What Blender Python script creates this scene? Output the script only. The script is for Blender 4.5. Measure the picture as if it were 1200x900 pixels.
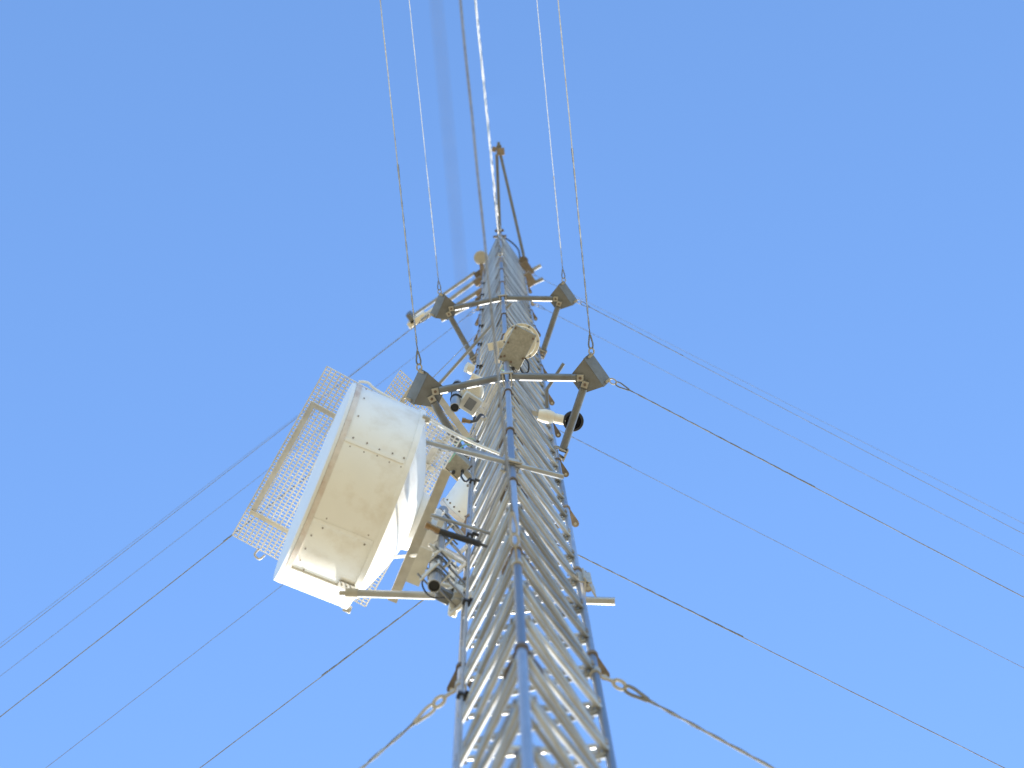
import bpy, bmesh, math, random
from mathutils import Vector, Matrix, Quaternion
random.seed(7)
for o in list(bpy.data.objects): bpy.data.objects.remove(o)
S = bpy.context.scene
C = S.collection

# ------------------------------------------------------------------ camera
cam_d = bpy.data.cameras.new('camera'); cam = bpy.data.objects.new('camera', cam_d); C.objects.link(cam)
rt = Vector((0.9976597, 0.06794336, -0.0076697)); up = Vector((0.06837489, -0.99136336, 0.11190873)); fw = Vector((0.0, 0.11217124, 0.99368889))
m = Matrix((rt, up, -fw)).transposed().to_4x4(); m.translation = Vector((0.0346, -3.6211, 1.6)); cam.matrix_world = m
cam_d.sensor_width = 36; cam_d.lens = 90; cam_d.clip_start = 0.05; cam_d.clip_end = 20000
cam_d.dof.use_dof = True; cam_d.dof.focus_distance = 27.5; cam_d.dof.aperture_fstop = 2.0
S.camera = cam
# ------------------------------------------------------------------ light
SUN = Vector((0.075, 0.895, 0.438)).normalized()
elev = math.asin(SUN.z); rotz = math.atan2(SUN.x, SUN.y)
w = bpy.data.worlds.new('World'); S.world = w; w.use_nodes = True
nt = w.node_tree; nt.nodes.clear()
sky = nt.nodes.new('ShaderNodeTexSky'); sky.sky_type = 'NISHITA'; sky.sun_disc = False
sky.sun_elevation = elev; sky.sun_rotation = rotz; sky.air_density = 1.1; sky.dust_density = 0.3; sky.ozone_density = 5.8
bg = nt.nodes.new('ShaderNodeBackground'); bg.inputs['Strength'].default_value = 0.15
wo = nt.nodes.new('ShaderNodeOutputWorld'); nt.links.new(sky.outputs[0], bg.inputs[0]); nt.links.new(bg.outputs[0], wo.inputs[0])
sl = bpy.data.lights.new('sun', 'SUN'); so = bpy.data.objects.new('sun', sl); C.objects.link(so)
sl.energy = 5.0; sl.angle = math.radians(0.53); sl.color = (1, 0.94, 0.84)
so.rotation_euler = SUN.to_track_quat('Z', 'Y').to_euler(); so.location = (20, 60, 90)
S.render.engine = 'CYCLES'
S.view_settings.view_transform = 'Standard'; S.view_settings.look = 'None'; S.view_settings.gamma = 1; S.view_settings.use_curve_mapping = False
S.view_settings.exposure = 1.53

# ------------------------------------------------------------------ materials
MATS = {}
def mat(name, col, rough=0.6, metal=0.0, var=0.12, scale=6.0, bump=0.0, stain=None, stain_amt=0.0, stain_scale=3.0):
    if name in MATS: return MATS[name]
    mt = bpy.data.materials.new(name); mt.use_nodes = True; t = mt.node_tree; b = t.nodes['Principled BSDF']
    tc = t.nodes.new('ShaderNodeTexCoord')
    n = t.nodes.new('ShaderNodeTexNoise'); n.inputs['Scale'].default_value = scale; n.inputs['Detail'].default_value = 6
    t.links.new(tc.outputs['Object'], n.inputs['Vector'])
    r = t.nodes.new('ShaderNodeValToRGB'); r.color_ramp.elements[0].position = 0.3; r.color_ramp.elements[1].position = 0.7
    r.color_ramp.elements[0].color = [c*(1-var) for c in col]+[1]; r.color_ramp.elements[1].color = [min(1, c*(1+var)) for c in col]+[1]
    t.links.new(n.outputs['Fac'], r.inputs['Fac']); last = r.outputs['Color']
    if stain:
        n2 = t.nodes.new('ShaderNodeTexNoise'); n2.inputs['Scale'].default_value = stain_scale; n2.inputs['Detail'].default_value = 8; n2.inputs['Roughness'].default_value = 0.65
        t.links.new(tc.outputs['Object'], n2.inputs['Vector'])
        r2 = t.nodes.new('ShaderNodeValToRGB'); r2.color_ramp.elements[0].position = 0.5; r2.color_ramp.elements[1].position = 0.72
        r2.color_ramp.elements[0].color = (0, 0, 0, 1); r2.color_ramp.elements[1].color = (stain_amt,)*3+(1,)
        t.links.new(n2.outputs['Fac'], r2.inputs['Fac'])
        mx = t.nodes.new('ShaderNodeMixRGB'); mx.inputs['Color2'].default_value = (*stain, 1)
        t.links.new(r2.outputs['Color'], mx.inputs['Fac']); t.links.new(last, mx.inputs['Color1']); last = mx.outputs['Color']
    if name in ('galvanised steel', 'zinc coated leg tube', 'dull splice casting'):   # each piece was galvanised in its own batch
        oi = t.nodes.new('ShaderNodeObjectInfo'); mr = t.nodes.new('ShaderNodeMapRange'); mr.inputs['To Min'].default_value = 0.62; mr.inputs['To Max'].default_value = 1.35
        t.links.new(oi.outputs['Random'], mr.inputs['Value'])
        ml = t.nodes.new('ShaderNodeMixRGB'); ml.blend_type = 'MULTIPLY'; ml.inputs['Fac'].default_value = 1
        t.links.new(last, ml.inputs['Color1']); t.links.new(mr.outputs['Result'], ml.inputs['Color2']); last = ml.outputs['Color']
    t.links.new(last, b.inputs['Base Color'])
    rr = t.nodes.new('ShaderNodeMapRange'); rr.inputs['To Min'].default_value = max(0.05, rough-0.1); rr.inputs['To Max'].default_value = min(1, rough+0.1)
    t.links.new(n.outputs['Fac'], rr.inputs['Value']); t.links.new(rr.outputs['Result'], b.inputs['Roughness'])
    b.inputs['Metallic'].default_value = metal
    if bump:
        bp = t.nodes.new('ShaderNodeBump'); bp.inputs['Strength'].default_value = bump; bp.inputs['Distance'].default_value = 0.004
        t.links.new(n.outputs['Fac'], bp.inputs['Height']); t.links.new(bp.outputs['Normal'], b.inputs['Normal'])
    MATS[name] = mt; return mt
GALV = mat('galvanised steel', (0.33, 0.33, 0.325), 0.33, 0.5, 0.25, 5, 0.15, (0.22, 0.205, 0.18), 0.5, 5)
LEGM = mat('zinc coated leg tube', (0.44, 0.45, 0.46), 0.34, 0.85, 0.1, 6, 0.1, (0.3, 0.29, 0.27), 0.4, 4)
DULL = mat('weathered galvanised steel', (0.175, 0.178, 0.178), 0.5, 0.45, 0.18, 7, 0.2, (0.13, 0.115, 0.09), 0.6, 6)
CAST = mat('dull splice casting', (0.20, 0.165, 0.13), 0.7, 0.1, 0.2, 14, 0.2, (0.2, 0.12, 0.07), 0.7, 9)
PLATE = mat('bare clamp plate', (0.42, 0.395, 0.34), 0.6, 0.2, 0.15, 9, 0.15, (0.34, 0.28, 0.2), 0.5, 6)
WHITE = mat('white dish paint', (0.80, 0.79, 0.76), 0.42, 0, 0.03, 2.5, 0.0, (0.60, 0.53, 0.43), 0.6, 3.0)
RIMT = mat('stained white rim', (0.66, 0.60, 0.55), 0.6, 0, 0.12, 12, 0.1, (0.36, 0.22, 0.16), 0.85, 6)
RADOME = mat('white radome fabric', (0.74, 0.76, 0.78), 0.6, 0, 0.03, 2)
CREAM = mat('cream enclosure paint', (0.74, 0.68, 0.56), 0.5, 0, 0.06, 8, 0.1, (0.55, 0.47, 0.35), 0.6, 6)
BOXM = mat('mottled alloy box', (0.30, 0.285, 0.24), 0.6, 0.2, 0.16, 30, 0.2, (0.40, 0.38, 0.33), 0.5, 18)
PALE = mat('pale new zinc bracket', (0.58, 0.56, 0.50), 0.5, 0.2, 0.12, 9, 0.15, (0.42, 0.38, 0.31), 0.4, 6)
GRATE = mat('galvanised grating', (0.70, 0.70, 0.68), 0.5, 0.1, 0.12, 8, 0, (0.5, 0.46, 0.4), 0.4, 4)
BLACK = mat('black rubber', (0.018, 0.018, 0.02), 0.6, 0, 0.2, 12)
BRASS = mat('brass connector', (0.25, 0.16, 0.08), 0.4, 0.8, 0.15, 12)
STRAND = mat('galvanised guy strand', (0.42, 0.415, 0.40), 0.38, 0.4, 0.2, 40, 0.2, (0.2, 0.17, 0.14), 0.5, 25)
SHADE_STRAND = mat('shaded rusty guy strand', (0.28, 0.275, 0.265), 0.45, 0.4, 0.2, 40, 0.2, (0.10, 0.08, 0.07), 0.5, 25)  # same strand with shade darkened into its colour, plus some rust
GRIPM = mat('dark preformed grip', (0.13, 0.125, 0.12), 0.5, 0.4, 0.2, 40, 0.2)
RED = mat('red strand marker', (0.5, 0.05, 0.06), 0.6)
RUST = mat('rusty bolt', (0.17, 0.12, 0.09), 0.8, 0.1, 0.3, 30)
GREEN = mat('green earth wire', (0.22, 0.42, 0.22), 0.5)
CONC = mat('concrete', (0.36, 0.35, 0.33), 0.9, 0, 0.15, 5, 0.4)
GROUND = mat('dry grass ground', (0.295, 0.235, 0.125), 0.95, 0, 0.22, 0.8, 0.5, (0.20, 0.165, 0.085), 0.6, 0.25)

# ------------------------------------------------------------------ helpers
def V(*a): return Vector(a)
def tube(bm, a, b, r, r2=None, seg=12, cap=True):
    a, b = Vector(a), Vector(b); d = b-a
    q = d.to_track_quat('Z', 'Y'); r2 = r if r2 is None else r2
    A = [bm.verts.new(a+q@V(r*math.cos(k*math.tau/seg), r*math.sin(k*math.tau/seg), 0)) for k in range(seg)]
    B = [bm.verts.new(b+q@V(r2*math.cos(k*math.tau/seg), r2*math.sin(k*math.tau/seg), 0)) for k in range(seg)]
    for k in range(seg): bm.faces.new((A[k], A[(k+1) % seg], B[(k+1) % seg], B[k])).smooth = True
    if cap: bm.faces.new(A[::-1]); bm.faces.new(B)
def hollow(bm, a, b, ro, ri, seg=20):
    lathe(bm, a, Vector(b)-Vector(a), [(0, ri), (0, ro), (1, ro), (1, ri), (0, ri)], seg, norm=True)
def lathe(bm, o, ax, prof, seg=48, norm=False, smooth=True):
    # prof: (distance along axis, radius); when norm the distance is a fraction of ax
    o = Vector(o); ax = Vector(ax); q = ax.to_track_quat('Z', 'Y'); L = ax.length if norm else 1.0
    rings = []
    for d, r in prof:
        if r < 1e-6: rings.append([bm.verts.new(o+q@V(0, 0, d*L))])
        else: rings.append([bm.verts.new(o+q@V(r*math.cos(k*math.tau/seg), r*math.sin(k*math.tau/seg), d*L)) for k in range(seg)])
    for A, B in zip(rings, rings[1:]):
        for k in range(seg):
            k2 = (k+1) % seg
            if len(A) == 1 and len(B) == 1: continue
            if len(A) == 1: f = bm.faces.new((A[0], B[k2], B[k]))
            elif len(B) == 1: f = bm.faces.new((A[k], A[k2], B[0]))
            else: f = bm.faces.new((A[k], A[k2], B[k2], B[k]))
            f.smooth = smooth
def obox(bm, c, x, y, z, hx, hy, hz):
    c, x, y, z = Vector(c), Vector(x).normalized(), Vector(y).normalized(), Vector(z).normalized()
    v = [bm.verts.new(c+x*hx*i+y*hy*j+z*hz*k) for i in (-1, 1) for j in (-1, 1) for k in (-1, 1)]
    for f in ((0, 1, 3, 2), (4, 6, 7, 5), (0, 4, 5, 1), (2, 3, 7, 6), (0, 2, 6, 4), (1, 5, 7, 3)): bm.faces.new([v[i] for i in f])
def bar(bm, a, b, wd, ht, upv=(0, 0, 1)):
    a, b = Vector(a), Vector(b); d = (b-a); u = Vector(upv); s = d.cross(u)
    u = s.cross(d)
    obox(bm, (a+b)/2, d, s, u, d.length/2, wd/2, ht/2)
def angle_bar(bm, a, b, wd, th, side, upv=(0, 0, 1)):
    a, b = Vector(a), Vector(b); d = (b-a).normalized(); s = Vector(side).normalized(); u = Vector(upv).normalized()
    bar_c = (a+b)/2; L = (b-a).length/2
    obox(bm, bar_c+s*wd/2, d, s, u, L, wd/2, th/2)
    obox(bm, bar_c+u*(wd/2+th/2), d, s, u, L, th/2, wd/2)
def prism(bm, pts, h, up=(0, 0, 1)):
    u = Vector(up)*h
    A = [bm.verts.new(Vector(p_)) for p_ in pts]; B = [bm.verts.new(Vector(p_)+u) for p_ in pts]
    n = len(pts)
    for k in range(n): bm.faces.new((A[k], A[(k+1) % n], B[(k+1) % n], B[k]))
    bm.faces.new(A[::-1]); bm.faces.new(B)
def sweep(bm, pts, r, seg=8, closed=False):
    pts = [Vector(p_) for p_ in pts]; n = len(pts); rings = []; q = None; pt = None
    for i, p_ in enumerate(pts):
        if closed: t = (pts[(i+1) % n]-pts[i-1])
        else: t = pts[min(i+1, n-1)]-pts[max(i-1, 0)]
        t.normalize()
        q = t.to_track_quat('Z', 'Y') if q is None else pt.rotation_difference(t) @ q
        pt = t
        rings.append([bm.verts.new(p_+q@V(r*math.cos(k*math.tau/seg), r*math.sin(k*math.tau/seg), 0)) for k in range(seg)])
    for i in range(n if closed else n-1):
        A, B = rings[i], rings[(i+1) % n]
        for k in range(seg): bm.faces.new((A[k], A[(k+1) % seg], B[(k+1) % seg], B[k])).smooth = True
    if not closed: bm.faces.new(rings[0][::-1]); bm.faces.new(rings[-1])
def curve(pts, n=8):
    pts = [Vector(p_) for p_ in pts]; P = [pts[0]]+pts+[pts[-1]]; out = []
    for i in range(1, len(P)-2):
        for k in range(n):
            t = k/n; a, b, c, d = P[i-1:i+3]
            out.append(0.5*((2*b)+(c-a)*t+(2*a-5*b+4*c-d)*t*t+(3*b-a-3*c+d)*t**3))
    return out+[pts[-1]]
def mesh(name, bm, mt, bevel=0):
    if bevel:
        bmesh.ops.bevel(bm, geom=[e_ for e_ in bm.edges], offset=bevel, segments=1, affect='EDGES', clamp_overlap=True)
    bmesh.ops.recalc_face_normals(bm, faces=bm.faces)
    me = bpy.data.meshes.new(name); bm.to_mesh(me); bm.free(); me.materials.append(mt); me.set_sharp_from_angle(angle=math.radians(38)); return me
class Thing:
    def __init__(s, name, label, cat, loc=(0, 0, 0), group=None):
        s.o = bpy.data.objects.new(name, None); C.objects.link(s.o); s.o.location = loc; s.loc = Vector(loc); s.o.empty_display_size = 0.2
        s.o['label'] = label; s.o['category'] = cat
        if group: s.o['group'] = group
    def part(s, name, fn, mt, parent=None, label=None, kind=None, bevel=0):
        bm = bmesh.new(); fn(bm); bmesh.ops.translate(bm, verts=bm.verts, vec=-s.loc)
        o = bpy.data.objects.new(name, mesh(name, bm, mt, bevel)); C.objects.link(o); o.parent = parent or s.o
        if label: o['label'] = label
        if kind: o['kind'] = kind
        return o
    def inst(s, name, me, loc, rot=None, parent=None):
        o = bpy.data.objects.new(name, me); C.objects.link(o); o.parent = parent or s.o; o.location = Vector(loc)-(s.loc if parent is None else s.loc)
        if rot is not None: o.rotation_mode = 'QUATERNION'; o.rotation_quaternion = rot
        return o
def single(name, label, cat, fn, mt, group=None, bevel=0):
    bm = bmesh.new(); fn(bm)
    lo = Vector((sum(v.co.x for v in bm.verts)/len(bm.verts), sum(v.co.y for v in bm.verts)/len(bm.verts), min(v.co.z for v in bm.verts)))
    bmesh.ops.translate(bm, verts=bm.verts, vec=-lo)
    o = bpy.data.objects.new(name, mesh(name, bm, mt, bevel)); C.objects.link(o); o.location = lo
    o['label'] = label; o['category'] = cat
    if group: o['group'] = group
    return o

# ------------------------------------------------------------------ ground
bm = bmesh.new()
N = 40; ext = 6000
for i in range(N+1):
    for j in range(N+1):
        f_ = lambda t: math.copysign(abs(2*t/N-1)**3, 2*t/N-1)*ext
        x, y = f_(i), f_(j); d = math.hypot(x, y)
        bm.verts.new((x, y, 0 if d < 60 else 0.6*math.sin(x*0.004)*math.cos(y*0.005)))
bm.verts.ensure_lookup_table()
for i in range(N):
    for j in range(N):
        k = i*(N+1)+j; bm.faces.new((bm.verts[k], bm.verts[k+N+1], bm.verts[k+N+2], bm.verts[k+1]))
g = bpy.data.objects.new('ground', mesh('ground', bm, GROUND)); C.objects.link(g); g['kind'] = 'structure'

# ------------------------------------------------------------------ lattice tower
LEG = {'F': V(-0.013, -0.5195, 0), 'L': V(-0.4434, 0.271, 0), 'R': V(0.4563, 0.2485, 0)}
SEC = 3.147; NS = 19; TOP = NS*SEC; LR = 0.029; BR = 0.0235; H = SEC/6
tower = Thing('lattice_tower', 'tall triangular galvanised lattice mast held by guy wires', 'tower')
base = single('concrete_base', 'square concrete footing under the lattice mast', 'footing', lambda b: obox(b, (0, 0, 0.05), (1, 0, 0), (0, 1, 0), (0, 0, 1), 1.0, 1.0, 0.2), CONC)
bm = bmesh.new(); tube(bm, (0, 0, 0.0), (0, 0, SEC-0.02), LR, seg=16); tube(bm, (0, 0, SEC-0.02), (0, 0, SEC), LR*0.98, seg=16, cap=False)
leg_me = mesh('leg', bm, LEGM)
bm = bmesh.new()
lathe(bm, (0, 0, -0.035), (0, 0, 1), [(0, LR+0.001), (0, LR+0.014), (0.07, LR+0.014), (0.07, LR+0.001)], 16)
for sx in (-1, 1):
    d = V(0.5*sx, 0.866, 0); s_ = V(-d.y, d.x, 0)
    obox(bm, d*0.085, d, s_, (0, 0, 1), 0.075, 0.034, 0.008)
    tube(bm, d*0.16-V(0, 0, 0.011), d*0.16+V(0, 0, 0.011), 0.0345, seg=12)
splice_me = mesh('splice_bracket', bm, CAST)
bm = bmesh.new()
for sx in (-1, 1):
    d = V(0.5*sx, 0.866, 0)
    tube(bm, d*0.16-V(0, 0, 0.022), d*0.16+V(0, 0, 0.022), 0.015, seg=6)
bolt_me = mesh('bolt', bm, PLATE)
for k in range(NS):
    for q in 'FLR':
        tower.inst('leg', leg_me, LEG[q]+V(0, 0, k*SEC+0.25 if k == 0 else k*SEC))
        if k > 0:
            sp = tower.inst('splice_bracket', splice_me, LEG[q]+V(0, 0, k*SEC))
            if k > 3: b_ = bpy.data.objects.new('bolt', bolt_me); C.objects.link(b_); b_.parent = sp
brace_me = {}
def brace_mesh(a, b):
    bm = bmesh.new(); d = (b-a).normalized(); tube(bm, a+d*LR*0.9, b-d*LR*0.9, BR, seg=10)
    nrm = d.cross(V(0, 0, 1)).normalized()
    for p_ in (a+d*0.075, b-d*0.075): tube(bm, p_-nrm*(BR+0.012), p_+nrm*(BR+0.012), 0.014, seg=8)
    return mesh('brace', bm, GALV)
low = bmesh.new()
for k in range(NS):
    for fi, (q0, q1) in enumerate((('F', 'R'), ('F', 'L'), ('L', 'R'))):
        for j in range(6):
            a, b = (q0, q1) if j % 2 == 0 else (q1, q0)
            ins = V(0, 0, 0.02 if fi == 0 else -0.02 if fi == 1 else 0)
            A = LEG[a]+ins; B = LEG[b]+V(0, 0, H)+ins
            z = k*SEC+j*H
            if k < 4:
                d = (B-A).normalized(); tube(low, A+V(0, 0, z+0.06)+d*LR*.9, B+V(0, 0, z+0.06)-d*LR*.9, BR, seg=8)
            else:
                key = (fi, j % 2)
                if key not in brace_me: brace_me[key] = brace_mesh(A, B)
                tower.inst('brace', brace_me[key], V(0, 0, z+0.06 if False else z))
lo_ = bpy.data.objects.new('brace', mesh('brace', low, GALV)); C.objects.link(lo_); lo_.parent = tower.o; lo_['kind'] = 'stuff'
# horizontal girts, one to every second panel point of each face
girt_me = {}
for k in range(4, NS):
    for fi, (q0, q1) in enumerate((('F', 'R'), ('F', 'L'), ('L', 'R'))):
        for j in range(3):
            if fi not in girt_me:
                bm = bmesh.new(); d = (LEG[q1]-LEG[q0]).normalized(); tube(bm, LEG[q0]+d*LR*0.9, LEG[q1]-d*LR*0.9, 0.0175, seg=10); girt_me[fi] = mesh('girt', bm, GALV)
            tower.inst('girt', girt_me[fi], V(0, 0, k*SEC+(2*j+1)*H+0.10+0.055*fi))
# top frame
for q0, q1 in (('F', 'R'), ('F', 'L'), ('L', 'R')):
    tower.part('top_rail', lambda b: tube(b, LEG[q0]+V(0, 0, TOP-0.02), LEG[q1]+V(0, 0, TOP-0.02), 0.022), GALV)
for q in 'FLR':
    tower.part('leg_cap', lambda b: tube(b, LEG[q]+V(0, 0, TOP), LEG[q]+V(0, 0, TOP+0.05), 0.045), CAST)
tower.part('top_clamp', lambda b: (obox(b, LEG['F']+V(0, -0.06, TOP-0.12), (1, 0, 0), (0, 1, 0), (0, 0, 1), 0.10, 0.03, 0.09), tube(b, LEG['F']+V(-0.15, 0.07, TOP-0.25), LEG['F']+V(0.15, 0.07, TOP-0.25), 0.03)), CAST)

# ------------------------------------------------------------------ torque frames
def torque_frame(z, label, which):
    t = Thing('torque_frame', label, 'guy bracket', (0, 0, z))
    cor = {}
    opp = {'PL': 'R', 'PR': 'L', 'PB': 'F'}
    for k, q in opp.items():
        o = (-LEG[q]).normalized(); cor[k] = (o*0.995, o, V(-o.y, o.x, 0))
    for k, (c, o, tg) in cor.items():
        c = c+V(0, 0, z)
        def quad(zz):
            return [c+o*0.09+tg*0.185+V(0, 0, zz), c+o*0.09-tg*0.185+V(0, 0, zz), c-o*0.15-tg*0.115+V(0, 0, zz), c-o*0.15+tg*0.115+V(0, 0, zz)]
        t.part('gusset_plate', lambda b: prism(b, quad(0.045), 0.014), DULL)
        t.part('outer_strap', lambda b: (obox(b, c+o*0.142+V(0, 0, 0.105), tg, o*0.09+V(0, 0, 0.10), o*0.10-V(0, 0, 0.09), 0.19, 0.078, 0.005)), DULL)
        for s_ in (-1, 1):
            t.part('lug', lambda b: (obox(b, c+o*0.165+V(0, 0, 0.10)+tg*s_*0.165, o, tg, (0, 0, 1), 0.02, 0.012, 0.03), tube(b, c+o*0.11+V(0, 0, 0.10)+tg*s_*0.165, c+o*0.20+V(0, 0, 0.10)+tg*s_*0.165, 0.012)), PLATE)
    def edge(a, b, q):
        ca, cb = cor[a], cor[b]; od = LEG[q].normalized(); mid = LEG[q]+od*(LR+0.045)
        for pa, da in ((ca, 1), (cb, -1)):
            st = pa[0]+V(0, 0, z); dirv = (mid+V(0, 0, z)-st).normalized()
            st2 = st+dirv*0.075
            t.part('arm', lambda bb: (tube(bb, st2+dirv*0.05, mid+V(0, 0, z)-dirv*0.02, 0.043, seg=12), obox(bb, st2+dirv*0.03+V(0, 0, 0.018), dirv, dirv.cross(V(0, 0, 1)), (0, 0, 1), 0.07, 0.038, 0.024)), DULL)
            wq = t.part('square_washer', lambda bb: obox(bb, st2-V(0, 0, 0.011), dirv, dirv.cross(V(0, 0, 1)), (0, 0, 1), 0.036, 0.036, 0.004), PLATE)
            t.part('bolt', lambda bb: tube(bb, st2-V(0, 0, 0.035), st2-V(0, 0, 0.0155), 0.017, seg=6), RUST, parent=wq)
        # u-bolts round the leg
        tg = V(-od.y, od.x, 0)
        for dz in (-0.055, 0.055):
            pts = [mid+tg*0.045+od*0.055, mid+tg*0.045-od*0.06]+[LEG[q]+(tg*math.cos(a_)-od*math.sin(a_))*0.042 for a_ in [math.pi*i/6 for i in range(7)]]+[mid-tg*0.045-od*0.06, mid-tg*0.045+od*0.055]
            t.part('u_bolt', lambda bb: sweep(bb, [p_+V(0, 0, z+dz) for p_ in pts], 0.009, 6), PLATE)
        t.part('clamp_plate', lambda bb: obox(bb, mid+od*0.045+V(0, 0, z), tg, od, (0, 0, 1), 0.07, 0.006, 0.085), PLATE)
    edge('PL', 'PR', 'F'); edge('PR', 'PB', 'R'); edge('PL', 'PB', 'L')
    return cor
Z1, Z2 = 29.16, 40.0
COR = torque_frame(Z1, 'grey triangular torque frame just above the big white dish', 0)
torque_frame(Z2, 'grey triangular torque frame below the top antennas, above the round drum unit', 1)

# ------------------------------------------------------------------ guy wires
def dirv(deg, R): return V(R*math.cos(math.radians(deg)), R*math.sin(math.radians(deg)), 0.05)
AZ = {'A': -91.6, 'C': 26.9, 'B': 150.6}
ROUT, RIN = 46.0, 46.0
def guy(p0, side, R, label, grip=2.2, big=1.0, marks=(), daz=0.0):
    p0 = Vector(p0); p1 = dirv(AZ[side]+daz, R); d = (p1-p0).normalized()
    t = Thing('guy_wire', label, 'guy wire', p0, 'guy wires')
    s = d.cross(V(0, 0, 1)).normalized(); u = s.cross(d)
    # shackle ring, thimble loop, grip, strand
    ring = [p0+d*(0.05+0.048*math.cos(a))+s*0.027*math.sin(a) for a in [i*math.tau/16 for i in range(16)]]
    t.part('shackle', lambda b: sweep(b, ring, 0.010*big, 8, True), PLATE)
    q0 = p0+d*0.092
    loop = [q0+d*0.18+s*0.006, q0+d*0.11+s*0.016, q0+d*0.055+s*0.023, q0+d*0.012+s*0.018, q0, q0+d*0.012-s*0.018, q0+d*0.055-s*0.023, q0+d*0.11-s*0.016, q0+d*0.18-s*0.006]
    t.part('thimble_loop', lambda b: sweep(b, curve(loop, 4), 0.010*big, 8), GALV if p0.z < 20 else DULL)
    g0 = q0+d*0.17
    def grp(b):
        n = int(grip/0.05)
        for ph in (0, math.pi):
            pts = [g0+d*(grip*i/n)+(s*math.cos(ph+i*0.9)+u*math.sin(ph+i*0.9))*0.0045*big for i in range(n+1)]
            sweep(b, pts, 0.006*big, 6)
        tube(b, g0+d*(grip-0.03), g0+d*(grip+0.05), 0.0115*big, seg=10)
    t.part('grip', grp, DULL if p0.z < 20 else GRIPM)
    # strand of seven wires read as three twisted lays, sagging a little under its own weight
    L = (p1-g0).length; sag = L*0.004
    def ctr(f): return g0.lerp(p1, f)-u*0-V(0, 0, 4*sag*f*(1-f))
    def strand(b):
        n = 700
        for ph in (0, math.tau/3, 2*math.tau/3):
            pts = []
            for i in range(n+1):
                f = i/n; f = f*f*0.35+f*0.65
                a = ph+f*L*2.6
                pts.append(ctr(f)+(s*math.cos(a)+u*math.sin(a))*0.0036*big)
            sweep(b, pts, 0.0038*big, 5)
    t.part('strand', strand, STRAND if (side == 'A') == (p0.z > 20) and p0.z > 10 else SHADE_STRAND)
    for mk in marks:
        c = ctr(mk/L); t.part('marker', lambda b: tube(b, c-d*0.03, c+d*0.03, 0.011*big), RED)
    return t
def lug(q, z, side):
    # eye plate on a tower leg for a single guy
    od = dirv(AZ[side], 1); od.z = 0; od.normalize()
    p = LEG[q]+V(0, 0, z)
    tower.part('guy_lug', lambda b: (lathe(b, p-V(0, 0, 0.06), (0, 0, 1), [(0, LR), (0, LR+0.012), (0.12, LR+0.012), (0.12, LR)], 14), obox(b, p+od*0.085, od, od.cross(V(0, 0, 1)), (0, 0, 1), 0.06, 0.008, 0.03)), PLATE)
    return p+od*0.13
TO = {'A': 'over the viewer', 'B': 'down past the dish', 'C': 'down past the horn'}
DAZ = {('C', 58.2): -0.1, ('C', 49.4): 0.25, ('C', 18.35): 1.9, ('B', 58.2): -0.35, ('B', 49.4): -0.45, ('B', 18.35): -4.0, ('C', 'PR', 40.0): 0.6, ('C', 'PB', 40.0): 0.1, ('C', 'PR', 29.16): 0.75, ('C', 'PB', 29.16): -0.45, ('B', 'PL', 40.0): -0.6, ('B', 'PB', 40.0): -0.55, ('B', 'PL', 29.16): -0.9, ('B', 'PB', 29.16): 0.25}
LV = {7.9: ('lowest', RIN), 18.35: ('second lowest', RIN), 49.4: ('next to topmost', ROUT), 58.2: ('topmost', ROUT)}
for z, (nm, R) in LV.items():
    for side, q in (('A', 'F'), ('B', 'L'), ('C', 'R')):
        if z < 10 and side != 'A': continue
        guy(lug(q, z, side), side, R, '%s single guy wire from a mast leg %s' % (nm, TO[side]), 1.4 if z > 45 else 1.5, 1.8 if z > 45 and side == 'A' else 0.36 if z < 10 else (1.1 if side == 'A' else 1.3) if z < 20 else 0.62, (), 0.55 if z < 10 else DAZ.get((side, z), 0))
for z, nm in ((Z1, 'lower'), (Z2, 'upper')):
    for side, k, s_, wh in (('A', 'PL', 1, 'dish side corner'), ('A', 'PR', -1, 'horn side corner'), ('B', 'PL', -1, 'dish side corner'), ('B', 'PB', 1, 'back corner'), ('C', 'PR', 1, 'horn side corner'), ('C', 'PB', -1, 'back corner')):
        c, o, tg = COR[k]
        best = max((-1, 1), key=lambda e_: (tg*e_).dot(dirv(AZ[side], 1)))
        p0 = c+o*0.185+tg*best*0.165+V(0, 0, z+0.10)
        guy(p0, side, ROUT, 'guy wire from the %s torque frame %s, running %s' % (nm, wh, TO[side]), 2.4 if z == Z1 else 1.9, (0.95 if side == 'A' else 0.8) if z == Z1 else 0.85 if side == 'A' else 0.62, (9.0,) if z == Z1 else (), DAZ.get((side, k, z), 0))

# ------------------------------------------------------------------ big dish
n1 = V(-0.895, -0.446, -0.05).normalized(); t1 = V(-n1.y, n1.x, 0).normalized(); w1 = t1.cross(n1)*-1  # facing, and across
bc = V(-1.10, -0.265, 22.7); R1 = 0.875; DEP = 0.60
dish = Thing('dish_antenna', 'large white shrouded microwave dish with rivets and a pale flat front', 'dish', bc-V(0, 0, R1))
def rimp(d, a, r=R1): return bc+n1*d+(t1*math.cos(a)+w1*math.sin(a))*r
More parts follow.
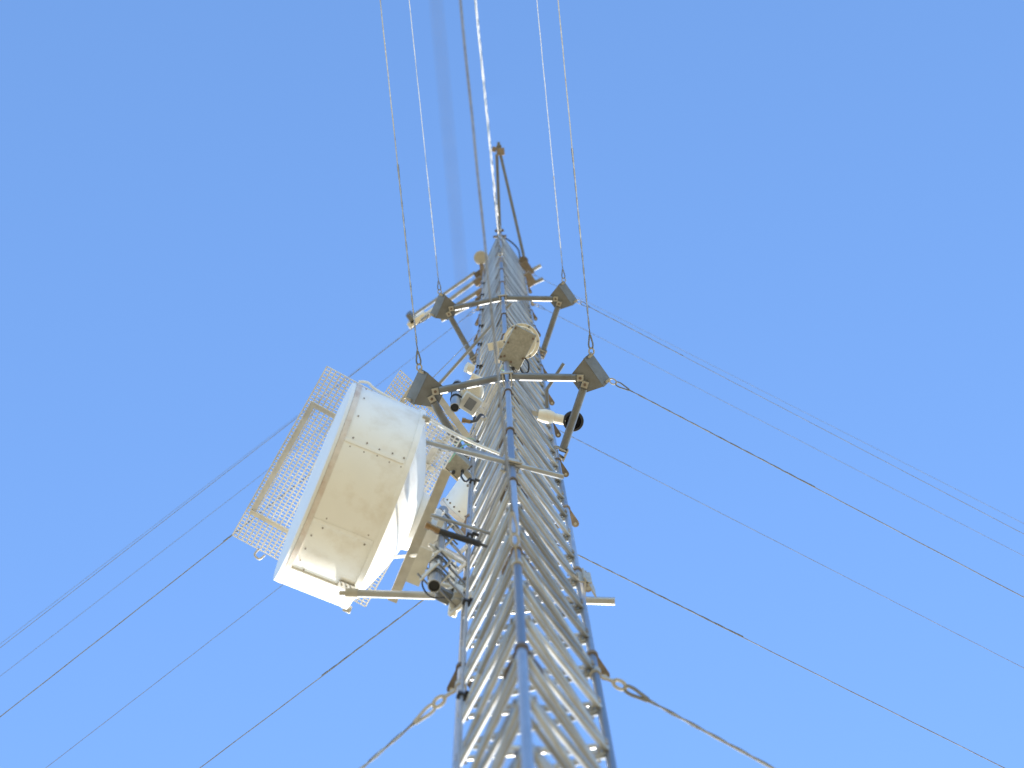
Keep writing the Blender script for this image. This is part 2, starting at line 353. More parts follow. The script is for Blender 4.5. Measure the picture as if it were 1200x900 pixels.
# shroud: four curved sheets with lapped seams
seams = [-2.37, -1.73, -0.93, 0.3, 1.5, 2.7, 3.913]
for i in range(6):
    a0, a1 = seams[i]+0.004, seams[i+1]-0.004
    def sh(b):
        n = 20; lift = 0.009 if i % 2 else 0.0
        for r in (R1+lift, R1+lift-0.005): pass
        V0 = []
        for r in (R1+lift, R1+lift-0.006):
            V0.append([[b.verts.new(rimp(d, a0-(0.03 if i % 2 else 0)+(a1-a0+(0.06 if i % 2 else 0))*k/n, r)) for k in range(n+1)] for d in (0.0, DEP)])
        for k in range(n):
            f = b.faces.new((V0[0][0][k], V0[0][0][k+1], V0[0][1][k+1], V0[0][1][k])); f.smooth = True
            f = b.faces.new((V0[1][0][k], V0[1][1][k], V0[1][1][k+1], V0[1][0][k+1])); f.smooth = True
            for e_ in (0, 1): b.faces.new((V0[0][e_][k], V0[1][e_][k], V0[1][e_][k+1], V0[0][e_][k+1]))
        for k in (0, n): b.faces.new((V0[0][0][k], V0[0][1][k], V0[1][1][k], V0[1][0][k]))
    sp = dish.part('shroud_panel', sh, WHITE)
    def cover(b):
        nn = (rimp(0, seams[i+1])-bc).normalized(); tt = n1.cross(nn)
        obox(b, rimp(DEP/2+0.004, seams[i+1], R1+0.011), n1, tt, nn, DEP/2-0.045, 0.016, 0.003)
    if i in (0, 1, 5): dish.part('seam_strip', cover, WHITE, bevel=0.002)
    # rivets along the seam and the two rims
    def rv(b):
        for d in ((0.06, 0.16, 0.27, 0.38, 0.50) if i == 1 else (0.10, 0.46)):
            for da in (-0.05, 0.05):
                c = rimp(d, a1+0.004+da*(1 if (d*100) % 2 < 1 else 0.7), R1+0.002); nn = (c-bc-n1*d).normalized(); tube(b, c, c+nn*0.007, 0.0065, seg=8)
        for k in range(1, 4):
            for d in (0.03, DEP-0.08):
                a = a0+(a1-a0)*k/4; c = rimp(d, a, R1+0.002); nn = (c-bc-n1*d).normalized(); tube(b, c, c+nn*0.006, 0.006, seg=8)
    dish.part('rivets', rv, RUST, parent=sp, kind='stuff')
# rims
def ring(b, d0, d1, ro, ri, n=72):
    lathe(b, bc+n1*d0, n1, [(0, ri), (0, ro), (d1-d0, ro), (d1-d0, ri), (0, ri)], n)
dish.part('back_rim', lambda b: ring(b, -0.012, 0.035, R1+0.016, R1-0.02), WHITE)
dish.part('front_rim', lambda b: ring(b, DEP-0.04, DEP+0.006, R1+0.012, R1-0.02), RIMT)
dish.part('radome', lambda b: lathe(b, bc+n1*(DEP+0.008), n1, [(0, R1+0.009), (0.028, R1+0.009), (0.034, R1-0.02), (0.040, 0.4), (0.042, 0)], 72), RADOME)
prof = [(0.0, R1-0.004)]
for k in range(1, 15):
    r = R1*(1-k/15); prof.append((0.29*(1-(r/R1)**1.6), r))
prof = [(-d, r) for d, r in prof]+[(-0.29, 0)]
dish.part('reflector', lambda b: lathe(b, bc, n1, prof, 72), WHITE)
# hub ring and back structure of the dish
dish.part('hub', lambda b: lathe(b, bc-n1*0.25, -n1, [(0, 0.26), (0.05, 0.25), (0.09, 0.23), (0.09, 0.0)], 36), WHITE)
for a in (-0.22, math.pi+0.22):
    c = rimp(-0.02, a, R1+0.005)
    dish.part('strut_bracket', lambda b: obox(b, c, n1, t1, (0, 0, 1), 0.035, 0.025, 0.04), PLATE, bevel=0.005)
c = rimp(0.10, -0.62, R1+0.012)
# splice straps on shroud
for a in (-2.30,):
    def strap(b):
        for k in range(6):
            pass
        nn = (rimp(0, a)-bc).normalized(); tt = n1.cross(nn)
        obox(b, rimp(0.09, a, R1+0.012), n1, tt, nn, 0.07, 0.04, 0.006)
        for e_ in (-0.04, 0, 0.04): tube(b, rimp(0.09+e_, a, R1+0.018), rimp(0.09+e_, a, R1+0.03), 0.008, seg=6)
    dish.part('seam_strap', strap, PLATE)
# feed line running to the connector
vtx = bc-n1*0.40

# mount of the big dish: vertical pipe, cross channel, clamps
mount = Thing('dish_mount', 'galvanised channel and pipe frame carrying the big dish', 'antenna mount', V(-0.66, 0.01, 20.6))
px, py = -0.655, 0.012
mount.part('mast_pipe', lambda b: hollow(b, (px, py, 20.6), (px, py, 24.1), 0.05, 0.044), GALV)
mount.part('bore_shade_plug', lambda b: tube(b, (px, py, 20.63), (px, py, 24.05), 0.0435), BLACK)  # solid black plug stands in for the shade inside the open pipe
ch0, ch1 = bc-n1*0.33-t1*0.56, bc-n1*0.33+t1*0.60
zb = 22.0
for a, b_ in ((ch0, ch1),):
    a = V(a.x, a.y, zb); b_ = V(b_.x, b_.y, zb)
    mount.part('channel_web', lambda b: bar(b, a, b_, 0.078, 0.008), PLATE)
    for s_ in (-1, 1):
        mount.part('channel_flange', lambda b: bar(b, a+n1*s_*0.036+V(0, 0, 0.029), b_+n1*s_*0.036+V(0, 0, 0.029), 0.008, 0.05), PALE)
# arms from pipe to the left leg
Lg = LEG['L']
for zz in (21.0, 21.55, 22.6, 23.4):
    a = V(px, py, zz); b_ = V(Lg.x, Lg.y, zz); d = (b_-a).normalized(); s_ = d.cross(V(0, 0, 1))
    mount.part('standoff_arm', lambda b: (bar(b, a+d*0.06+s_*0.05, b_-d*0.04+s_*0.05, 0.012, 0.07), bar(b, a+d*0.06-s_*0.05, b_-d*0.04-s_*0.05, 0.012, 0.07)), GALV)
    mount.part('clamp_plate', lambda b: obox(b, a-d*0.062, s_, d, (0, 0, 1), 0.10, 0.006, 0.08), PALE)
    mount.part('clamp_plate', lambda b: obox(b, a+d*0.062, s_, d, (0, 0, 1), 0.10, 0.006, 0.06), PALE)
    mount.part('leg_plate', lambda b: obox(b, b_-d*0.045, s_, d, (0, 0, 1), 0.12, 0.007, 0.10), PALE)
    for e_ in (-0.04, 0.04):
        pts = [a+d*0.10+s_*0.056, a+s_*0.056]+[a+(s_*math.cos(q_)-d*math.sin(q_))*0.056 for q_ in [math.pi*i/6 for i in range(7)]]+[a-s_*0.056, a+d*0.10-s_*0.056]
        mount.part('u_bolt', lambda b: sweep(b, [p_+V(0, 0, e_) for p_ in pts], 0.007, 6), DULL)
    for e_ in (-1, 1):
        mount.part('threaded_rod', lambda b: tube(b, a-d*0.11+s_*e_*0.085, a+d*0.13+s_*e_*0.085, 0.008, seg=8), DULL)
# heavy dish bracket between pipe and hub
mount.part('pivot_bracket', lambda b: (obox(b, V(px, py, 22.9)+n1*0.08, n1, t1, (0, 0, 1), 0.03, 0.16, 0.22), obox(b, V(px, py, 22.45)+n1*0.07+t1*0.12, n1, t1, (0, 0, 1), 0.06, 0.02, 0.20)), PALE, bevel=0.006)
mount.part('leg_casting', lambda b: (obox(b, V(Lg.x-0.075, Lg.y-0.02, 21.2), (0.35, -0.94, 0), (0.94, 0.35, 0), (0, 0, 1), 0.10, 0.035, 0.16), tube(b, V(Lg.x-0.07, Lg.y-0.02, 21.02), V(Lg.x-0.07, Lg.y-0.02, 21.38), 0.055, seg=16)), PALE, bevel=0.008)
mount.part('dark_insert', lambda b: obox(b, V(Lg.x-0.16, Lg.y-0.08, 21.12), (0.8, 0.5, 0), (-0.5, 0.8, 0), (0, 0, 1), 0.06, 0.05, 0.05), DULL, bevel=0.005)

mount.part('shelf_plate', lambda b: obox(b, V(px, py, 21.25)+n1*0.13-t1*0.02, n1, t1, (0, 0, 1), 0.055, 0.15, 0.006), PALE)
mount.part('shelf_plate', lambda b: obox(b, V(px, py, 22.15)+n1*0.12+t1*0.05, n1, t1, (0, 0, 1), 0.06, 0.13, 0.006), PALE)
mount.part('upright_channel', lambda b: (obox(b, (-0.535, 0.20, 21.75), (0.45, 0.89, 0), (0.89, -0.45, 0), (0, 0, 1), 0.045, 0.004, 0.55), obox(b, (-0.55, 0.16, 21.75), (0.89, -0.45, 0), (0.45, 0.89, 0), (0, 0, 1), 0.035, 0.004, 0.55)), PALE)
mount.part('turnbuckle', lambda b: (tube(b, (-0.72, -0.09, 21.85), (-0.46, 0.10, 21.95), 0.014, seg=10), tube(b, (-0.63, -0.025, 21.885), (-0.54, 0.04, 21.92), 0.026, seg=10)), PALE)
mount.part('turnbuckle', lambda b: (tube(b, (-0.70, 0.12, 21.30), (-0.44, 0.20, 21.35), 0.014, seg=10), tube(b, (-0.62, 0.145, 21.316), (-0.53, 0.172, 21.333), 0.024, seg=10)), PALE)
mount.part('tilt_rod', lambda b: tube(b, V(px, py, 21.35)+n1*0.05+t1*0.10, bc-n1*0.22-t1*0.30-V(0, 0, 0.25), 0.013, seg=10), PALE)
mount.part('pan_arm', lambda b: bar(b, V(px, py, 22.35)-t1*0.22+n1*0.06, V(px, py, 22.35)+t1*0.22+n1*0.06, 0.05, 0.06), PALE)
mount.part('earth_wire', lambda b: sweep(b, curve([(-0.70, -0.02, 21.2), (-0.76, 0.06, 21.0), (-0.70, 0.16, 20.95), (-0.58, 0.20, 21.1), (-0.48, 0.22, 21.5)], 6), 0.007, 6), BLACK)
# struts steadying the dish
def strut(label, a, b_, r, clampat):
    a, b_ = Vector(a), Vector(b_)
    t = Thing('dish_strut', label, 'strut', (a+b_)/2, 'dish struts')
    t.part('tube', lambda b: hollow(b, a, b_, r, r-0.004), GALV)
    d = (b_-a).normalized()
    t.part('end_fitting', lambda b: (tube(b, a-d*0.05, a+d*0.05, r*1.25, seg=12), obox(b, a-d*0.06, d, d.cross(V(0, 0, 1)), (0, 0, 1), 0.04, 0.01, 0.04)), PLATE)
    for q, off in clampat:
        p = LEG[q]
        f_ = ((p-a).dot(V(d.x, d.y, 0)))/(V(d.x, d.y, 0).length**2); c = a+d*f_
        lp = V(p.x, p.y, c.z); od = (c-lp).normalized(); s_ = d
        t.part('leg_clamp', lambda b: (obox(b, c+od*(r+0.008), s_, od, (0, 0, 1), 0.07, 0.007, 0.07), obox(b, lp-od*(LR+0.012), s_, od, (0, 0, 1), 0.09, 0.007, 0.06), tube(b, c+od*(r+0.03)+s_*0.055, lp-od*0.07+s_*0.055, 0.008, seg=8), tube(b, c+od*(r+0.03)-s_*0.055, lp-od*0.07-s_*0.055, 0.008, seg=8)), PLATE)
    return t
strut('round dish strut crossing the front leg of the mast below the lower torque frame', (-0.78, -0.80, 22.87), (0.41, -0.41, 22.85), 0.024, [('F', 1)])
strut('thick round dish strut clamped across the two back legs of the mast', (-1.36, 0.25, 21.78), (0.735, 0.445, 21.7), 0.032, [('L', 1), ('R', 1)])
single('clamp_plate', 'small bent clamp plate on the back leg above the strut end', 'plate', lambda b: (obox(b, (0.53, 0.21, 21.35), (0.45, 0.89, 0), (0.89, -0.45, 0), (0, 0, 1), 0.09, 0.006, 0.20), obox(b, (0.50, 0.17, 21.35), (1, 0.2, 0), (-0.2, 1, 0), (0, 0, 1), 0.05, 0.006, 0.2)), PLATE)
# white stay tube along the dish edge
single('stay_tube', 'thin white tube running from the dish rim into the mast', 'tube', lambda b: sweep(b, curve([(-1.247, -1.318, 22.95), (-1.17, -1.30, 22.97), (-1.09, -1.22, 23.0), (-0.72, -0.98, 23.0), (-0.38, -0.76, 23.0), (-0.11, -0.62, 23.0)], 6), 0.013, 8), WHITE)

# ------------------------------------------------------------------ ice shields
def shield(label, corner, e1, e2, z, posts, frame=True):
    o = V(corner[0], corner[1], z); e1 = V(*e1, 0); e2 = V(*e2, 0); L1, L2 = e1.length, e2.length; u1, u2 = e1.normalized(), e2.normalized()
    t = Thing('ice_shield', label, 'ice shield', o+(e1+e2)/2, 'ice shields')
    def gr(b):
        n1_ = int(L1/0.031); n2_ = int(L2/0.046)
        for k in range(n1_+1):
            p = o+u1*(L1*k/n1_); bar(b, p, p+e2, 0.009, 0.020)
        for k in range(n2_+1):
            p = o+u2*(L2*k/n2_); bar(b, p+V(0, 0, 0.004), p+e1+V(0, 0, 0.004), 0.0135, 0.012)
    t.part('grating', gr, GRATE, kind='stuff')
    def edge(b):
        for a_, b2 in ((o, o+e1), (o+e1, o+e1+e2), (o+e1+e2, o+e2), (o+e2, o)): bar(b, a_, b2, 0.008, 0.034)
    t.part('edge_band', edge, GRATE)
    if frame:
        dz = V(0, 0, -0.045)
        t.part('angle_frame', lambda b: angle_bar(b, o+u2*0.03+u1*L1*0.19+dz, o+u2*0.03+u1*L1*0.83+dz, 0.05, 0.006, u2, (0, 0, -1)), PALE)
        for f_ in (0.19, 0.83):
            t.part('angle_frame', lambda b: angle_bar(b, o+u2*0.03+u1*L1*f_+dz-V(0, 0, 0.001), o+u2*(L2*0.95)+u1*L1*f_+dz-V(0, 0, 0.001), 0.045, 0.006, u1, (0, 0, -1)), PALE)
        t.part('angle_frame', lambda b: angle_bar(b, o+u2*L2*0.9+u1*L1*0.05+dz-V(0, 0, 0.009), o+u2*L2*0.9+u1*L1*0.95+dz-V(0, 0, 0.009), 0.05, 0.006, -u2, (0, 0, -1)), PALE)
    for a_, b2 in posts:
        t.part('support_arm', lambda b: tube(b, a_, b2, 0.022, seg=10), GALV)
    return t
sh1 = shield('large open grating ice shield above the big white dish', (-1.58, -1.355), (-0.951, 1.443), (1.128, 0.725), 24.05,
    [((-0.62, 0.03, 23.95), (-0.44, 0.30, 23.95)), ((-0.93, 0.15, 23.95), (-0.44, 0.27, 22.9)), ((-0.40, -0.55, 23.94), (-0.03, -0.50, 23.3))])
sh1.part('hook', lambda b: sweep(b, curve([(-2.30, 0.22, 24.0), (-2.34, 0.26, 23.95), (-2.30, 0.30, 23.93), (-2.25, 0.27, 23.95)], 4), 0.01, 6), PLATE)
sh2 = shield('smaller open grating ice shield beside the lower torque frame corner', (-1.199, -0.654), (0.69, 0.754), (-0.516, 0.653), 30.0,
    [((-0.62, 0.05, 29.9), (-0.44, 0.27, 29.75)), ((-0.85, 0.25, 29.9), (-0.45, 0.28, 29.6))])

# second (half hidden) dish behind the mast
n2 = V(-0.62, 0.785, 0).normalized(); t2 = V(-n2.y, n2.x, 0); c2 = V(-0.17, 0.55, 28.2); R2 = 0.46
d2 = Thing('dish_antenna', 'smaller white drum dish half hidden behind the mast', 'dish', c2-V(0, 0, R2))
d2.part('shroud', lambda b: lathe(b, c2, n2, [(0, R2-0.01), (0, R2), (0.40, R2), (0.40, R2-0.01), (0, R2-0.01)], 56), WHITE)
d2.part('front_rim', lambda b: lathe(b, c2+n2*0.37, n2, [(0, R2), (0, R2+0.025), (0.045, R2+0.025), (0.045, R2), (0, R2)], 56), RIMT)
d2.part('radome', lambda b: lathe(b, c2+n2*0.405, n2, [(0, R2), (0.02, R2-0.02), (0.03, 0)], 56), RADOME)
d2.part('reflector', lambda b: lathe(b, c2, -n2, [(0, R2-0.003), (0.07, R2*0.8), (0.12, R2*0.5), (0.14, 0)], 56), WHITE)
for k in range(14):
    a = -2.9+k*0.2; c = c2+n2*0.33+(t2*math.cos(a)+V(0, 0, 1)*math.sin(a))*R2
    d2.part('rivet', lambda b: tube(b, c, c+(c-c2-n2*0.33)*0.025, 0.009, seg=6), RUST)
d2.part('mount_pipe', lambda b: tube(b, (0.02, 0.36, 27.3), (0.02, 0.36, 29.0), 0.04, seg=14), GALV)
d2.part('mount_rail', lambda b: (bar(b, (-0.50, 0.33, 27.6), (0.50, 0.31, 27.6), 0.02, 0.06), bar(b, (-0.50, 0.33, 28.7), (0.50, 0.31, 28.7), 0.02, 0.06)), GALV)

# side antenna pipe with radio at the level of the lower torque frame
pm = Thing('pipe_mount', 'vertical open ended steel pipe beside the lower torque frame corner', 'antenna mount', V(-0.60, -0.32, 29.0))
ax, ay = -0.60, -0.315
pm.part('mast_pipe', lambda b: hollow(b, (ax, ay, 29.0), (ax, ay, 31.3), 0.05, 0.044), GALV)
pm.part('bore_shade_plug', lambda b: tube(b, (ax, ay, 29.03), (ax, ay, 31.2), 0.0435), BLACK)  # black core put in as the darkness within the hollow pipe
mid = (LEG['F']+LEG['L'])/2
for zz in (29.75, 30.3, 31.0):
    a = V(ax, ay, zz); b_ = V(-0.27, -0.06, zz); d = (b_-a).normalized(); s_ = d.cross(V(0, 0, 1))
    pm.part('standoff_arm', lambda b: bar(b, a+d*0.05, b_, 0.05, 0.06), PALE)
    pm.part('clamp_plate', lambda b: obox(b, a+d*0.06, s_, d, (0, 0, 1), 0.11, 0.007, 0.07), PALE)
    for e_ in (-0.04, 0.04):
        pts = [a+d*0.10+s_*0.056, a+s_*0.056]+[a+(s_*math.cos(q_)-d*math.sin(q_))*0.056 for q_ in [math.pi*i/6 for i in range(7)]]+[a-s_*0.056, a+d*0.10-s_*0.056]
        pm.part('u_bolt', lambda b: sweep(b, [p_+V(0, 0, e_) for p_ in pts], 0.007, 6), BLACK)
    pm.part('leg_plate', lambda b: bar(b, V(LEG['L'].x, LEG['L'].y, zz)+(LEG['F']-LEG['L'])*-0.03+V(-0.05, -0.03, 0), V(LEG['F'].x, LEG['F'].y, zz)+V(-0.05, -0.02, 0), 0.02, 0.05), PALE)
pm.part('channel', lambda b: bar(b, (-0.83, -0.46, 29.55), (-0.44, 0.17, 29.55), 0.07, 0.05), PALE)
ru = Thing('radio_unit', 'cream round radio housing with a finned box beside the mast pipe', 'radio', V(-0.42, -0.40, 29.7))
ru.part('housing', lambda b: lathe(b, (-0.42, -0.40, 29.75), (0.1, 0.15, 0.98), [(0, 0), (0, 0.10), (0.03, 0.125), (0.16, 0.125), (0.19, 0.10), (0.19, 0)], 28), CREAM)
ru.part('box', lambda b: obox(b, (-0.44, -0.27, 29.72), (0.8, 0.6, 0), (-0.6, 0.8, 0), (0, 0, 1), 0.11, 0.10, 0.12), PALE, bevel=0.012)
ru.part('dark_panel', lambda b: obox(b, (-0.44, -0.27, 29.594), (0.8, 0.6, 0), (-0.6, 0.8, 0), (0, 0, 1), 0.05, 0.06, 0.004), DULL)
ru.part('fitting', lambda b: (tube(b, (-0.47, -0.60, 30.4), (-0.40, -0.56, 30.42), 0.06, seg=16), tube(b, (-0.42, -0.50, 30.3), (-0.28, -0.42, 30.3), 0.045, seg=16)), CREAM)
cn = Thing('coax_jumper', 'short black cable with brass connector below the mast pipe', 'cable', V(-0.45, -0.13, 28.9))
cn.part('connector', lambda b: (tube(b, (-0.53, -0.18, 28.95), (-0.49, -0.17, 28.95), 0.03), tube(b, (-0.49, -0.17, 28.95), (-0.44, -0.155, 28.95), 0.022)), BRASS)
cn.part('jacket', lambda b: sweep(b, curve([(-0.44, -0.155, 28.95), (-0.38, -0.16, 28.98), (-0.33, -0.20, 29.1), (-0.30, -0.16, 29.3)], 6), 0.018, 8), BLACK)

# olive box with earth wires near the left leg
bx = Thing('junction_box', 'square drab junction box with green earth wires near the dish shield', 'box', V(-0.575, 0.10, 27.4))
bu, bv = V(0.73, -0.68, 0), V(0.68, 0.73, 0)
bx.part('case', lambda b: obox(b, (-0.58, 0.10, 27.6), bu, bv, (0, 0, 1), 0.095, 0.10, 0.17), BOXM, bevel=0.01)
bx.part('lid_edge', lambda b: obox(b, V(-0.58, 0.10, 27.6)-bu*0.105, bu, bv, (0, 0, 1), 0.008, 0.105, 0.175), CREAM)
bx.part('gland', lambda b: (tube(b, (-0.62, 0.15, 27.36), (-0.62, 0.15, 27.44), 0.018), tube(b, (-0.53, 0.15, 27.36), (-0.53, 0.15, 27.44), 0.018)), BLACK)
bx.part('cable', lambda b: sweep(b, curve([(-0.53, 0.15, 27.40), (-0.54, 0.17, 27.2), (-0.50, 0.22, 27.15), (-0.46, 0.24, 27.5)], 6), 0.010, 6), BLACK)
bx.part('earth_wire', lambda b: (sweep(b, curve([(-0.66, 0.05, 27.42), (-0.63, 0.0, 27.3), (-0.58, -0.06, 27.35), (-0.49, -0.08, 27.7), (-0.44, -0.02, 28.1)], 6), 0.006, 6), sweep(b, curve([(-0.60, -0.10, 27.6), (-0.54, -0.12, 27.65), (-0.47, -0.12, 27.9), (-0.40, -0.05, 28.3)], 6), 0.006, 6)), GREEN)
bx.part('bracket', lambda b: bar(b, (-0.52, 0.16, 27.6), (-0.45, 0.26, 27.6), 0.05, 0.12), PLATE)

# coax feed of the big dish
cf = Thing('feed_cable', 'black coaxial feed with brass flange from the big dish to the mast', 'cable', V(-0.5, -0.2, 21.5))
cf.part('flange', lambda b: (tube(b, (-0.72, -0.31, 21.5), (-0.685, -0.292, 21.5), 0.033, seg=16), tube(b, (-0.685, -0.292, 21.5), (-0.645, -0.265, 21.5), 0.024, seg=16), tube(b, (-0.645, -0.265, 21.5), (-0.615, -0.25, 21.5), 0.03, seg=16)), BRASS)
cf.part('jacket', lambda b: tube(b, (-0.615, -0.25, 21.5), (-0.30, -0.125, 21.5), 0.026, seg=14), BLACK)
cf.part('tail', lambda b: sweep(b, curve([(-0.30, -0.125, 21.5), (-0.25, -0.10, 21.5), (-0.21, -0.06, 21.6), (-0.20, -0.03, 21.9)], 6), 0.012, 8), BLACK)
cf.part('hanger_rod', lambda b: tube(b, (-0.68, -0.35, 21.7), (-0.22, -0.17, 21.7), 0.016, seg=10), GALV)

# ------------------------------------------------------------------ round drum unit in front of the mast
dc = V(0.172, -0.735, 31.5)
du = Thing('drum_unit', 'round cream drum unit with a sloping alloy box beneath, on the front leg', 'radio', dc-V(0, 0, 0.2))
axd = V(0.16, 0.05, 1).normalized()
du.part('drum', lambda b: lathe(b, dc, axd, [(0, 0), (0, 0.175), (0.015, 0.185), (0.03, 0.185), (0.03, 0.215), (0.06, 0.218), (0.065, 0.20), (0.16, 0.19), (0.17, 0.17), (0.17, 0)], 48), CREAM)
xx = V(0.24, 0.146, 0).normalized(); yy = V(-0.24, 0.39, 0).normalized()
bcn = V(0.123, -0.686, 31.40)
q_ = axd.rotation_difference(V(0, 0, 1))
def dbox(b):
    c = [V(0.121, -0.954, 0), V(0.36, -0.808, 0), V(0.124, -0.413, 0), V(-0.114, -0.57, 0)]
    lo = [p_+V(0, 0, 31.30+(0.02 if i > 1 else 0.06)) for i, p_ in enumerate(c)]
    hi = [p_+V(0, 0, 31.47) for p_ in c]
    A = [b.verts.new(p_) for p_ in lo]; B = [b.verts.new(p_) for p_ in hi]
    for k in range(4): b.faces.new((A[k], A[(k+1) % 4], B[(k+1) % 4], B[k]))
    b.faces.new(A[::-1]); b.faces.new(B)
du.part('box', dbox, BOXM, bevel=0.006)
for fx, fy in ((0.07, 0.04), (0.07, 0.5), (0.07, 0.96), (0.93, 0.08), (0.93, 0.72), (0.55, 0.96), (0.2, 0.9)):
    c = V(0.121, -0.954, 0)+V(0.239, 0.146, 0)*fx+V(-0.235, 0.384, 0)*(0.04+fy*0.9)
    zz = 31.355-0.04*fy
    du.part('bolt', lambda b: tube(b, c+V(0, 0, zz-0.012), c+V(0, 0, zz+0.03), 0.014, seg=8), RUST)
for k in range(6):
    a = k*math.tau/6+0.3; e1_ = axd.orthogonal().normalized(); e2_ = axd.cross(e1_); c = dc+axd*0.028+(e1_*math.cos(a)+e2_*math.sin(a))*0.2
    du.part('flange_bolt', lambda b: tube(b, c-axd*0.012, c, 0.013, seg=6), GALV)
du.part('bracket_arm', lambda b: (obox(b, (-0.02, -0.72, 31.62), (0.98, -0.17, 0), (0.17, 0.98, 0), (0, 0, 1), 0.20, 0.045, 0.008), obox(b, (-0.12, -0.62, 31.60), (0, 1, 0), (1, 0, 0), (0, 0, 1), 0.13, 0.03, 0.008), obox(b, (-0.013, -0.575, 31.60), (1, 0, 0), (0, 1, 0), (0, 0, 1), 0.11, 0.025, 0.06)), CREAM)
du.part('cable', lambda b: sweep(b, curve([(0.14, -0.45, 31.4), (0.17, -0.40, 31.2), (0.23, -0.42, 31.1), (0.24, -0.52, 31.15), (0.20, -0.56, 31.4)], 6), 0.011, 8), BLACK)
du.part('gland', lambda b: (tube(b, (-0.02, -0.50, 31.26), (-0.02, -0.50, 31.38), 0.02), tube(b, (0.06, -0.45, 31.26), (0.06, -0.45, 31.38), 0.02)), BLACK)
du.part('earth_wire', lambda b: sweep(b, curve([(-0.06, -0.50, 31.3), (-0.08, -0.47, 31.1), (-0.03, -0.46, 31.05), (0.02, -0.5, 31.2)], 5), 0.006, 6), GREEN)

# cross boom on the upper torque frame
single('cross_boom', 'slim pipe boom lashed under two arms of the upper torque frame', 'pipe', lambda b: hollow(b, (0.105, -0.53, 39.72), (-1.25, 0.80, 39.72), 0.026, 0.022), GALV)

# horn on the right
hn = Thing('horn_speaker', 'cream elbow horn with a round black mouth beside the lower torque frame', 'horn', V(0.45, -0.13, 29.4))
hn.part('body', lambda b: lathe(b, (0.30, -0.10, 29.62), (0.95, 0.27, -0.05), [(0, 0.0), (0, 0.06), (0.06, 0.075), (0.12, 0.078), (0.17, 0.064), (0.18, 0.055), (0.31, 0.055), (0.31, 0)], 28), CREAM)
hn.part('mouth', lambda b: lathe(b, (0.68, -0.005, 29.55), (0, 0, 1), [(0, 0.085), (0, 0.112), (0.03, 0.117), (0.12, 0.07), (0.13, 0), (0.125, 0), (0.10, 0.06), (0, 0.075)], 32), BLACK)
hn.part('bracket', lambda b: bar(b, (0.33, -0.09, 29.66), (0.22, -0.13, 29.66), 0.05, 0.04), PLATE)
# short pipe end on the right back leg
single('stub_pipe', 'short thin stub pipe standing off the back leg below the drum unit', 'pipe', lambda b: (tube(b, (0.45, -0.02, 32.6), (0.68, -0.33, 32.6), 0.022), tube(b, (0.44, 0.20, 32.6), (0.45, -0.02, 32.6), 0.025)), DULL)

# coax hangers up the left face
cx_ = Thing('coax_line', 'grey coaxial line with black hangers clipped up the left mast face', 'cable', V(-0.33, 0.02, 0))
fp = LEG['L'].lerp(LEG['F'], 0.17)+V(-0.045, -0.025, 0)
cx_.part('line', lambda b: tube(b, fp+V(0, 0, 0.5), fp+V(0, 0, 57.5), 0.011, seg=10), GALV)
for zz in (14.4, 17.4, 20.4, 23.3, 26.4, 29.2, 31.3, 34.0, 37.1, 40.3, 43.4, 46.6, 50.0, 53.0):
    cx_.part('hanger', lambda b: (obox(b, fp+V(0.0, 0, zz), (0.9, 0.4, 0), (-0.4, 0.9, 0), (0, 0, 1), 0.03, 0.022, 0.03), obox(b, fp+V(0.05, -0.01, zz), (0.9, 0.4, 0), (-0.4, 0.9, 0), (0, 0, 1), 0.03, 0.012, 0.015)), BLACK)
# thin stay from the leg to the smaller shield
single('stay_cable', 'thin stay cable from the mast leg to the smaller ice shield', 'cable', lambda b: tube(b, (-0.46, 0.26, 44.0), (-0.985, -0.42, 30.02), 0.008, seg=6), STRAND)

# ------------------------------------------------------------------ top antennas
bo = Thing('top_boom', 'two legged boom with a brown pulley head jutting from the mast top', 'boom', V(0, -0.6, 59.4))
ap = V(0.085, -2.36, 59.5)
bo.part('boom_leg', lambda b: tube(b, (-0.0, -0.62, 59.45), ap+V(-0.04, 0.05, 0), 0.036), DULL)
bo.part('boom_leg', lambda b: tube(b, (0.52, 0.16, 59.0), ap+V(0.04, 0.04, 0), 0.034), DULL)
bo.part('head', lambda b: (obox(b, ap+V(0.05, 0, 0), (1, 0, 0), (0, 1, 0), (0, 0, 1), 0.09, 0.085, 0.07), obox(b, ap+V(-0.09, -0.06, 0), (1, 0.4, 0), (-0.4, 1, 0), (0, 0, 1), 0.05, 0.06, 0.04)), CAST, bevel=0.01)
bo.part('pulley', lambda b: (tube(b, ap+V(0.02, -0.11, -0.03), ap+V(0.02, -0.11, 0.03), 0.06, seg=16), tube(b, ap+V(0.02, -0.22, 0), ap+V(0.02, -0.1, 0), 0.03, 0.045, seg=10)), DULL)
sa = Thing('side_arm', 'pair of long pipe arms ending in a pale antenna near the mast top', 'antenna mount', V(-0.5, 0.25, 55))
for a, b_, r in (((-0.60, 0.18, 57.5), (-2.06, 1.06, 57.5), 0.038), ((-0.62, 0.28, 56.0), (-1.80, 1.03, 56.0), 0.045), ((-0.49, 0.22, 52.5), (-1.30, 0.66, 52.5), 0.045), ((-0.46, 0.27, 51.0), (-1.25, 0.62, 51.0), 0.045)):
    sa.part('arm', lambda b: tube(b, a, b_, r, seg=14), GALV)
    sa.part('leg_clamp', lambda b: obox(b, (V(*a)+V(LEG['L'].x, LEG['L'].y, a[2]))/2+V(0, 0, 0), (0.85, -0.5, 0), (0.5, 0.85, 0), (0, 0, 1), 0.10, 0.075, 0.10), CAST, bevel=0.01)
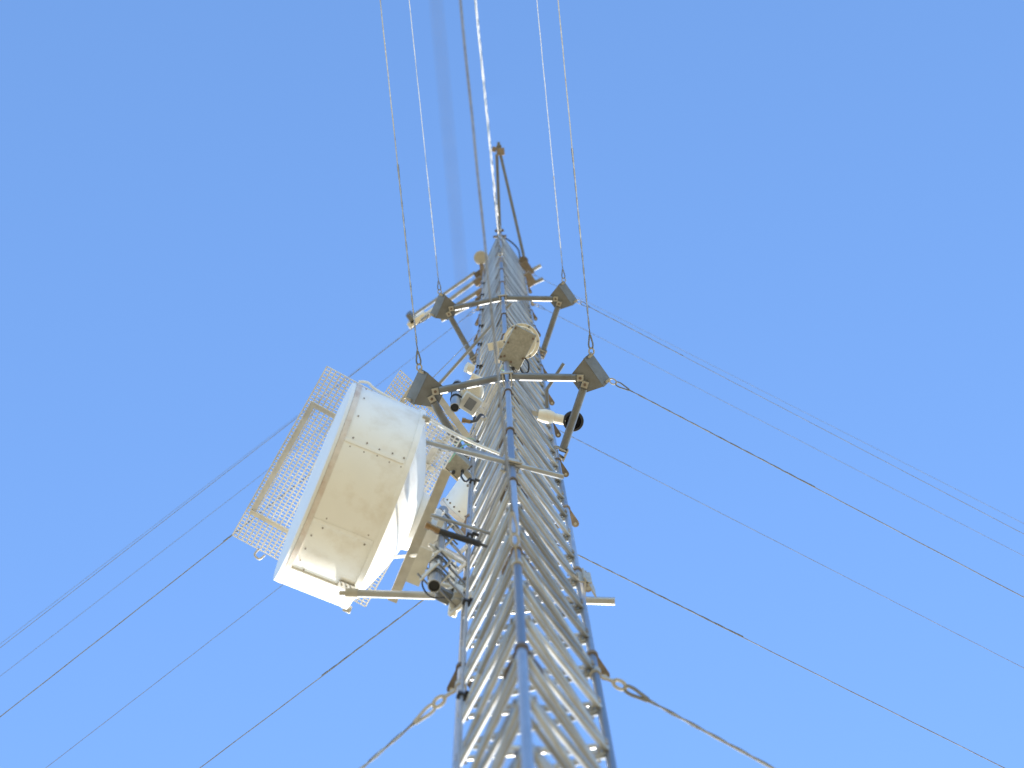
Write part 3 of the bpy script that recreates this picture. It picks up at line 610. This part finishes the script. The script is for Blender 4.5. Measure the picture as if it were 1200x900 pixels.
sa.part('antenna_panel', lambda b: (obox(b, (-1.93, 1.10, 57.1), (0.85, -0.5, 0), (0.5, 0.85, 0), (0, 0, 1), 0.22, 0.07, 0.30), obox(b, (-1.60, 0.94, 57.2), (0.85, -0.5, 0), (0.5, 0.85, 0), (0, 0, 1), 0.16, 0.05, 0.2)), CREAM, bevel=0.015)
sa.part('end_bracket', lambda b: (obox(b, (-2.06, 1.04, 57.2), (0.85, -0.5, 0), (0.5, 0.85, 0), (0, 0, 1), 0.05, 0.11, 0.4), tube(b, (-1.35, 0.80, 57.1), (-1.75, 1.06, 57.1), 0.03)), DULL)
ro = Thing('round_antenna', 'small round tan antenna clamped to the left leg at the mast top', 'antenna', V(-0.52, -0.15, 57))
ro.part('body', lambda b: lathe(b, (-0.46, -0.15, 57.0), (0.1, -0.1, 1), [(0, 0), (0, 0.11), (0.03, 0.15), (0.12, 0.15), (0.15, 0.11), (0.15, 0)], 32), PLATE)
ro.part('cover', lambda b: lathe(b, (-0.46, -0.15, 56.98), (0.1, -0.1, 1), [(0, 0), (0, 0.09), (0.03, 0.09), (0.03, 0)], 24), PLATE)
ro.part('bracket', lambda b: bar(b, (-0.45, -0.02, 57.05), (-0.43, 0.27, 57.05), 0.09, 0.07), CAST)
st = Thing('stub_bracket', 'cast bracket with two short bright stubs on the back leg at the mast top', 'bracket', V(0.55, 0.25, 56))
st.part('casting', lambda b: obox(b, (0.54, 0.20, 58.0), (0.5, 0.87, 0), (-0.87, 0.5, 0), (0, 0, 1), 0.17, 0.09, 0.12), CAST, bevel=0.01)
st.part('casting', lambda b: obox(b, (0.55, 0.30, 55.9), (0.5, 0.87, 0), (-0.87, 0.5, 0), (0, 0, 1), 0.15, 0.10, 0.12), CAST, bevel=0.01)
st.part('round_cap', lambda b: lathe(b, (0.47, 0.02, 57.9), (0, 0.2, 1), [(0, 0), (0, 0.09), (0.1, 0.11), (0.2, 0.08), (0.2, 0)], 20), CAST)
for a, b_ in (((0.56, 0.30, 58.0), (0.85, 0.16, 58.0)), ((0.55, 0.42, 55.9), (0.85, 0.31, 55.9))):
    st.part('stub', lambda b: tube(b, a, b_, 0.045, seg=14), GALV)
st.part('cable_loop', lambda b: sweep(b, curve([(0.02, -0.45, 59.3), (0.20, -0.36, 59.2), (0.38, -0.16, 59.0), (0.40, 0.05, 58.6)], 8), 0.018, 8), BLACK)
